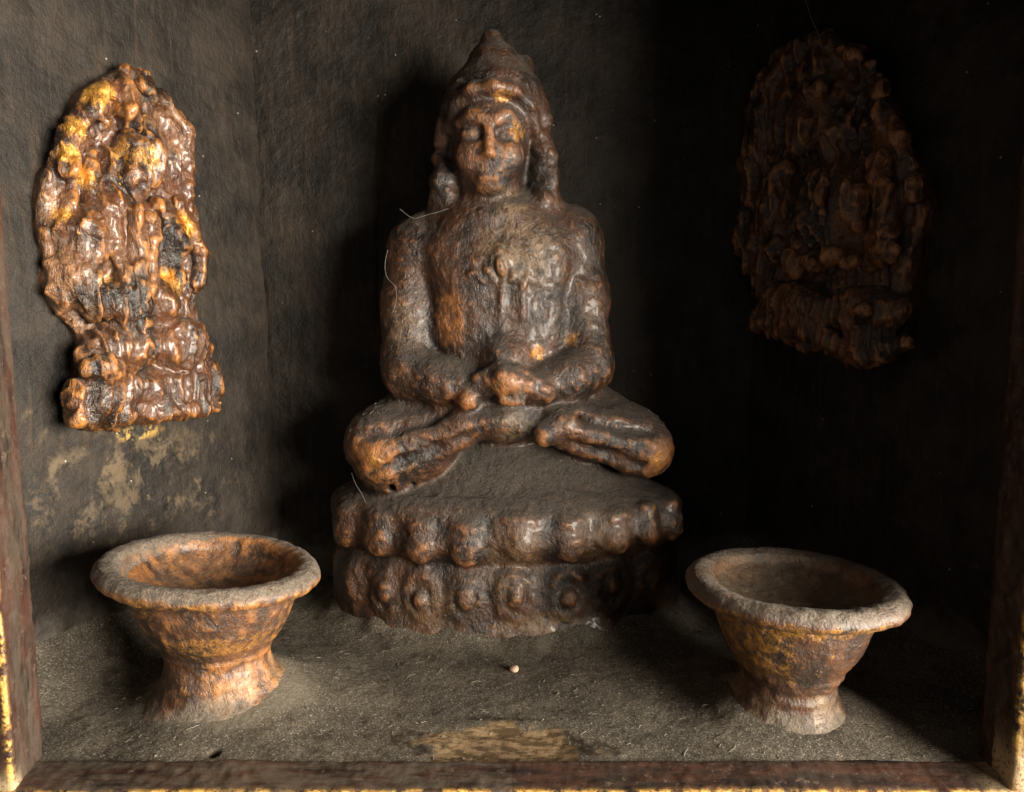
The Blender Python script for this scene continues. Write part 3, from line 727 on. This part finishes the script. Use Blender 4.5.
# ------------------------------------------------------------------ the two relief plaques on the side walls
def relief(s, build, outline, label, mat, seed, org_px):
    """plane of the side wall; px, py are turned into points on it raised by h cm"""
    n = nl if s < 0 else nr; o_ = np.array([s*25.8, .2, 0.])
    def W(px, py, h=0.0):
        d = ray(px, py); o2 = o_+n*h; return CAM+d*(((o2-CAM)@n)/(d@n))
    T = np.array([-s*n[1]*0+n[1]*-1, n[0], 0.]); T = np.array([-n[1], n[0], 0.])     # along the wall
    if T[0] < 0: T = -T
    def uvh(P):
        q = P-o_; return q@T, q[..., 2], q@n
    f = Field()
    poly = np.array([[(W(px, py)-o_)@T, W(px, py)[2]] for px, py in outline])
    lo = np.array([W(px, py) for px, py in outline]).min(0)-2.6; hi = np.array([W(px, py) for px, py in outline]).max(0)+2.6
    def slab(P):
        u, v, h = uvh(P); u = u+.18*vnoise(np.stack([u, v, u*0], -1), .9, seed); v = v+.18*vnoise(np.stack([u, v, u*0], -1), .9, seed+1)
        d = np.full(u.shape, 1e9); inside = np.zeros(u.shape, bool); K = len(poly)
        for i in range(K):
            a, b = poly[i], poly[(i+1) % K]; e = b-a; wx, wy = u-a[0], v-a[1]
            t = np.clip((wx*e[0]+wy*e[1])/(e@e), 0, 1)
            d = np.minimum(d, (wx-t*e[0])**2+(wy-t*e[1])**2)
            c = ((a[1] > v) != (b[1] > v)) & (u < (b[0]-a[0])*(v-a[1])/(b[1]-a[1]+1e-9)+a[0])
            inside ^= c
        d = np.sqrt(d)*np.where(inside, -1, 1)
        th = build['th']
        e = np.abs(h-th/2+.5)-(th/2+.5)
        q = np.maximum(d+.3, 0)**2+np.maximum(e+.3, 0)**2
        return np.minimum(np.maximum(d+.3, e+.3), 0)+np.sqrt(q)-.3
    f.fn(slab, lo, hi, .3, 'backing')
    R = np.stack([T, n, np.array([0, 0, 1.])], 1)
    def sc(px, py): return np.linalg.norm(W(px+1, py)-W(px, py)), np.linalg.norm(W(px, py+1)-W(px, py))
    for it in build['items']:
        kind, nm, k = it[0], it[1], it[2]*1.7
        if kind in ('e', 'se'):
            px, py, rx, ry, h, rh = it[3:9]; ang = math.radians(it[9]) if len(it) > 9 else 0
            su, sv = sc(px, py); ca, sa = math.cos(ang), math.sin(ang)
            R2 = np.stack([T*ca+np.array([0, 0, 1.])*sa, n, -T*sa+np.array([0, 0, 1.])*ca], 1)
            f.ell(W(px, py, h-.1), (rx*su, rh*(.85 if kind == 'e' else 1.1), ry*sv), k, nm, 'add' if kind == 'e' else 'sub', rot=R2)
        else:
            pts, r, h = it[3], it[4], it[5]
            f.path([W(px, py, h-.12) for px, py in pts], r, k, nm, 'add' if kind == 'p' else 'sub')
    V, Q = f.mesh(lo, hi, .11)
    N = vnormals(V, Q); _, lab = f.points(V[Q].mean(1)-N[Q[:, 0]]*.04)
    V = warp(V, .20, .6, .03, 1.7, seed+400); N = vnormals(V, Q)
    u, v, h = uvh(V); PP = np.stack([u+.5*vnoise(np.stack([u, v, h], -1), .45, 3), v*.22, h*.4], -1)
    lo_ = fbm(V, .5, 2, seed+301); st = ridged(PP, 1.5, seed+303); hi_ = fbm(V, 3.0, 3, seed+305); bb = ridged(V, 1.0, seed+309)
    hz = np.clip((h-.05)/.5, 0, 1); bs = build.get('rough', 1.0)
    V = V+N*((.05*lo_+.26*np.sign(st)*np.abs(st)**1.4+.09*hi_)*hz*bs)[:, None]; N = vnormals(V, Q)
    at_ = dict(height=np.clip(convex(V, Q, N)*4.5+convex(V, Q, N, 30)*3.2+.25*hi_+build['hb'], -1, 1), gilt=V[:, 0]*0, pale=V[:, 0]*0, dust=V[:, 0]*0)
    for nm, lst in build['paint'].items():
        for px, py, r, sg in lst:
            su, sv = sc(px, py); r2 = r*(1.5 if nm == 'gilt' else 1); np.maximum(at_[nm], sg*blob(V, W(px, py, 1), (r2*su, r2*su, r2*sv), .8), out=at_[nm])
    at_['height'] = np.clip(at_['height']+at_.pop('hgt', 0), -1, 1) if 'hgt' in at_ else at_['height']
    ob_ = W(*org_px)
    e = empty('relief_plaque', ob_, label, 'relief plaque', 'clay relief plaques on the niche walls')
    for nm in f.names:
        m = lab == f.names.index(nm)
        if m.any(): make(nm.split('#')[0], V, Q[m], N, at_, mat, e, tuple(ob_))
outL = [(122, 70), (140, 72), (158, 88), (176, 112), (186, 145), (188, 190), (196, 235), (197, 270), (190, 305), (200, 335), (210, 375), (217, 406), (150, 420), (78, 430),
        (66, 410), (72, 380), (74, 340), (58, 320), (44, 290), (38, 250), (33, 205), (40, 170), (58, 130), (72, 100), (95, 82)]
fg, bk, bs_ = 'carved_figure', 'backing', 'base_block'
bL = dict(th=.55, hb=.0, rough=1.3, items=[
    ('p', bk, .25, [(118, 86), (104, 96), (82, 116), (70, 140), (68, 165)], .38, .85),
    ('p', bk, .25, [(72, 168), (84, 182), (72, 205), (66, 225), (60, 262), (62, 300)], .36, .85),
    ('p', bk, .25, [(146, 88), (165, 104), (184, 130), (190, 165), (186, 200)], .34, .8),
    ('p', bk, .2, [(180, 205), (192, 232), (202, 255), (200, 285)], .40, 1.0),
    ('p', bk, .2, [(118, 90), (102, 116), (90, 150), (92, 190), (80, 235), (76, 285)], .30, .9),
    ('sp', bk, .2, [(112, 100), (96, 130), (82, 175), (80, 205), (70, 250)], .22, 1.0),
    ('sp', bk, .2, [(160, 110), (172, 145), (172, 190)], .28, 1.0),
    ('e', fg, .3, 128, 108, 11, 22, 1.1, .65), 
    ('e', fg, .25, 130, 165, 15, 32, 1.3, 1.0), ('e', fg, .2, 136, 163, 6, 26, 1.9, .45),
    ('e', fg, .3, 152, 150, 9, 30, .9, .6), ('e', fg, .3, 110, 175, 8, 20, .9, .5),
    ('sp', fg, .2, [(108, 192), (125, 200), (140, 210), (152, 205)], .26, 1.9),
    ('e', fg, .5, 128, 250, 36, 50, .8, 1.1),
    ('p', fg, .3, [(108, 205), (88, 235), (80, 275), (92, 305)], [.75, .8, .75, .6], 1.2),
    ('p', fg, .3, [(92, 305), (112, 296), (132, 280)], [.55, .5, .4], 1.5),
    ('p', fg, .3, [(160, 210), (172, 240), (178, 275), (165, 300)], [.55, .6, .6, .5], 1.2),
    ('se', fg, .2, 103, 268, 8, 9, 2.0, .6), ('se', fg, .2, 182, 268, 5, 17, 1.3, .7), ('se', fg, .15, 163, 262, 3, 14, 2, .4),
    ('p', fg, .15, [(112, 212), (118, 250), (128, 285)], .25, 1.9), ('p', fg, .15, [(134, 214), (138, 250), (136, 285)], .28, 1.95), ('p', fg, .15, [(152, 220), (154, 255), (150, 285)], .25, 1.8),
    ('e', fg, .3, 128, 308, 17, 20, 1.6, .9), ('e', fg, .25, 160, 300, 16, 22, 1.5, .9), ('e', fg, .2, 142, 322, 10, 10, 2.0, .6),
    ('e', bs_, .3, 120, 347, 38, 22, 1.3, 1.3, 8), ('e', bs_, .2, 104, 368, 16, 9, 2.2, .6),
    ('e', bs_, .3, 178, 345, 28, 26, 1.2, 1.2, -20),
    ('sp', bs_, .2, [(168, 335), (155, 350), (135, 372)], .22, 2.4),
    ('e', bs_, .35, 96, 398, 26, 26, 1.4, 1.2), ('e', bs_, .4, 150, 392, 55, 26, .9, 1.3, 5), ('e', bs_, .3, 200, 385, 20, 24, 1.0, 1.1),
    ('se', bs_, .3, 88, 400, 12, 8, 2.6, .5), ('p', bs_, .2, [(80, 420), (120, 418), (215, 405)], .35, 1.6)],
    paint=dict(gilt=[(100, 95, 16, 1), (75, 125, 14, .9), (68, 155, 12, .9), (133, 160, 22, 1), (82, 175, 14, .8), (118, 290, 18, 1), (178, 225, 14, 1), (165, 285, 16, 1), (62, 215, 12, .7), (135, 185, 14, .8), (100, 375, 14, .9), (196, 235, 14, .5), (100, 415, 20, .4), (120, 230, 20, .3)],
               pale=[(60, 270, 40, .8), (170, 120, 26, .7), (75, 320, 34, .8), (128, 95, 16, .8), (120, 255, 40, .5), (95, 398, 20, .6), (50, 200, 26, .8), (180, 145, 22, .6)],
               dust=[(120, 345, 30, .8), (185, 355, 20, .3), (95, 398, 12, .5)]))
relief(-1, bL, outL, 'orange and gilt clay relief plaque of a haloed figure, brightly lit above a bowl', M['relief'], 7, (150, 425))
outR = [(818, 36), (850, 44), (878, 66), (893, 92), (905, 130), (922, 165), (932, 210), (925, 265), (915, 300), (912, 345), (866, 365), (800, 345), (760, 330),
        (768, 300), (758, 275), (744, 245), (750, 205), (752, 150), (758, 105), (775, 70), (798, 44)]
bR = dict(th=.9, hb=.15, rough=1.2, items=[
    ('p', bk, .25, [(800, 48), (776, 76), (762, 110), (757, 160), (754, 200), (754, 245)], .36, 1.0),
    ('p', bk, .25, [(828, 46), (856, 58), (876, 82), (884, 110), (896, 140)], .36, 1.0),
    ('e', bk, .2, 872, 66, 5, 6, 1.3, .4), ('e', bk, .2, 882, 88, 5, 7, 1.3, .4), ('e', bk, .2, 897, 138, 5, 7, 1.3, .4), ('e', bk, .2, 842, 50, 6, 5, 1.2, .4), ('e', bk, .2, 855, 57, 5, 5, 1.2, .4),
    ('e', fg, .3, 816, 70, 12, 18, 1.2, .7), ('e', fg, .3, 808, 122, 17, 34, 1.5, 1.1), ('e', fg, .2, 806, 128, 6, 14, 2.5, .4), ('e', fg, .2, 812, 92, 12, 7, 2.1, .4),
    ('e', fg, .3, 838, 125, 14, 42, 1.2, .8), ('se', fg, .3, 855, 120, 6, 30, 1.6, .4),
    ('e', fg, .5, 828, 212, 46, 50, 1.1, 1.3),
    ('e', fg, .15, 852, 205, 8, 25, 2.4, .7, 12), ('e', fg, .2, 812, 205, 13, 30, 2.2, .5), ('e', fg, .15, 822, 188, 5, 14, 2.6, .4),
    ('p', fg, .25, [(876, 165), (890, 200), (888, 235), (868, 262)], [.5, .65, .6, .5], 1.6),
    ('p', fg, .25, [(782, 170), (772, 210), (778, 250), (800, 268)], [.5, .6, .6, .5], 1.6),
    ('e', bk, .2, 912, 192, 8, 16, 1.3, .6), ('se', fg, .2, 870, 205, 5, 22, 2.3, .5),
    ('e', fg, .15, 832, 256, 8, 8, 2.5, .5), ('e', fg, .15, 851, 262, 7, 7, 2.5, .5), ('e', fg, .15, 812, 262, 8, 7, 2.3, .5), ('e', fg, .2, 882, 255, 12, 10, 2.0, .6),
    ('e', bs_, .3, 800, 305, 36, 20, 1.5, 1.1, -10), ('e', bs_, .3, 868, 312, 40, 22, 1.5, 1.2, -8), ('e', bs_, .2, 861, 315, 9, 9, 2.7, .5),
    ('sp', bs_, .2, [(810, 305), (830, 298), (846, 310)], .26, 2.5),
    ('e', bs_, .3, 866, 345, 24, 16, 1.7, .9), ('e', bs_, .3, 800, 328, 34, 12, 1.6, .8, -14), ('p', bs_, .2, [(764, 322), (820, 338), (866, 356), (906, 342)], .4, 1.6)],
    paint=dict(gilt=[(861, 315, 8, .8), (866, 350, 14, .6), (812, 92, 8, .5), (882, 88, 6, .8)], pale=[(850, 60, 20, .4), (852, 205, 16, .4), (870, 340, 20, .5)], dust=[(830, 150, 20, .3)]))
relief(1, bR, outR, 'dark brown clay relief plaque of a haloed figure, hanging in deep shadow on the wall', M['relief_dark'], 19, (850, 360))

# ------------------------------------------------------------------ small loose things
def tube(pts, r, seg=5):
    pts = np.array(pts, float); V = []; Q = []
    for i, p in enumerate(pts):
        t = pts[min(i+1, len(pts)-1)]-pts[max(i-1, 0)]; t /= np.linalg.norm(t)+1e-9
        a = np.cross(t, [0.3, .2, 1]); a /= np.linalg.norm(a); b = np.cross(t, a)
        for k in range(seg):
            an = 2*math.pi*k/seg; V.append(p+r*(a*math.cos(an)+b*math.sin(an)))
    for i in range(len(pts)-1):
        for k in range(seg): Q.append([i*seg+k, i*seg+(k+1) % seg, (i+1)*seg+(k+1) % seg, (i+1)*seg+k])
    return np.array(V), np.array(Q)
def curve(ctrl, n=24, jit=0.0, seed=0):
    c = np.array(ctrl, float); c = np.concatenate([[2*c[0]-c[1]], c, [2*c[-1]-c[-2]]])
    t = np.linspace(0, len(c)-3, n); i = np.clip(t.astype(int), 0, len(c)-4); f = (t-i)[:, None]
    p0, p1, p2, p3 = c[i], c[i+1], c[i+2], c[i+3]
    P = .5*(2*p1+(p2-p0)*f+(2*p0-5*p1+4*p2-p3)*f*f+(3*p1-p0-3*p2+p3)*f**3)
    return P+jit*np.stack([vnoise(P, .9, seed), vnoise(P, .9, seed+1), vnoise(P, .9, seed+2)], -1)
# crumbs and fibres scattered over floor and seat (too many to count)
Vs, Qs, off = [], [], 0
rs = random.Random(11)
from mathutils.bvhtree import BVHTree
solid = [o for o in bpy.data.objects if o.type == 'MESH' and o.name.split('.')[0] in ('floor', 'lotus_pedestal', 'figure')]
trees = []
for o in solid:
    wm = Vector(o.parent.location) if o.parent else Vector(o.location)
    if o.name.startswith('floor'): trees.append(BVHTree.FromPolygons([v.co+wm for v in o.data.vertices], [p.vertices[:] for p in o.data.polygons]))
    else: trees.append(BVHTree.FromPolygons([v.co+wm for v in o.data.vertices], [p.vertices[:] for p in o.data.polygons]))
def drop(x, y):
    z = -9
    for t in trees:
        h = t.ray_cast(Vector((x, y, 25))*S, Vector((0, 0, -1)))
        if h[0] is not None: z = max(z, h[0].z/S)
    return z
cnt = 0
for k in range(430):
    if k < 270: x, y = rs.uniform(-18.5, 18.5), rs.uniform(.3, 12)
    else: x, y = PC[0]+rs.uniform(-9, 9), rs.uniform(11.2, 15)
    z = drop(x, y)
    if z < -2 or z > 13.5: continue
    L = rs.uniform(.08, .3) if rs.random() < .88 else rs.uniform(.35, .6); an = rs.uniform(0, 6.28); bend = rs.uniform(-.8, .8)
    pts = []
    for q in range(7):
        s_ = (q/6-.5)*L; xx = x+math.cos(an+bend*q/6)*s_; yy = y+math.sin(an+bend*q/6)*s_
        pts.append([xx, yy, drop(xx, yy)+.02+.05*math.sin(q/6*3.14)*rs.random()])
    if max(p[2] for p in pts)-min(p[2] for p in pts) > .5: continue
    v, q_ = tube(pts, rs.uniform(.007, .015), 4); Vs.append(v); Qs.append(q_+off); off += len(v)
tag(make('dust_fibres', np.concatenate(Vs), np.concatenate(Qs), None, None, M['fibre']), 'pale lint fibres and straw crumbs scattered over the floor and seat', 'lint', kind='stuff')
# pebble
fp = Field(); pp = at(514, 676, 7.9); zf = drop(pp[0], pp[1])
fp.ell((pp[0], pp[1], zf+.12), (.24, .2, .16), .1, 'pebble'); fp.ell((pp[0]+.08, pp[1], zf+.14), (.14, .15, .12), .1, 'pebble')
V, Q = fp.mesh((pp[0]-.5, pp[1]-.5, zf-.3), (pp[0]+.5, pp[1]+.5, zf+.6), .03)
V = V+vnormals(V, Q)*(.03*vnoise(V, 6, 3))[:, None]
tag(make('pebble', V, Q, None, None, M['pebble'], None, (pp[0], pp[1], zf)), 'small round tan pebble lying on the dusty floor in front of the pedestal', 'pebble')
# cobweb strands
def strand(ctrl, r, label, seed):
    P = curve(ctrl, 40, .12, seed); v, q = tube(P, r, 4)
    tag(make('cobweb_strand', v, q, None, None, M['web'], None, tuple(P[0])), label, 'cobweb', 'cobweb strands in the niche')
wr = nr
strand([at(803, -12, 13.5), at(812, 20, 13.3), at(824, 52, 12.9)], .022, 'thin grey cobweb strand hanging down to the top of the shadowed plaque', 1)
strand([at(400, 208, 13.6), at(414, 218, 13.4), at(428, 216, 13.3), at(448, 209, 13.2)], .018, 'short grey cobweb strand lying across the front of the statue\'s shoulder', 4)
strand([at(388, 250, 14), at(387, 275, 13.6), at(397, 290, 13.3), at(392, 312, 13.3)], .018, 'curled grey cobweb strand hanging along the statue\'s upper arm', 7)
strand([at(352, 472, 13), at(358, 488, 12.4), at(364, 502, 11.9)], .015, 'fine cobweb strand hanging from the bright orange knee down to the pedestal rim', 9)
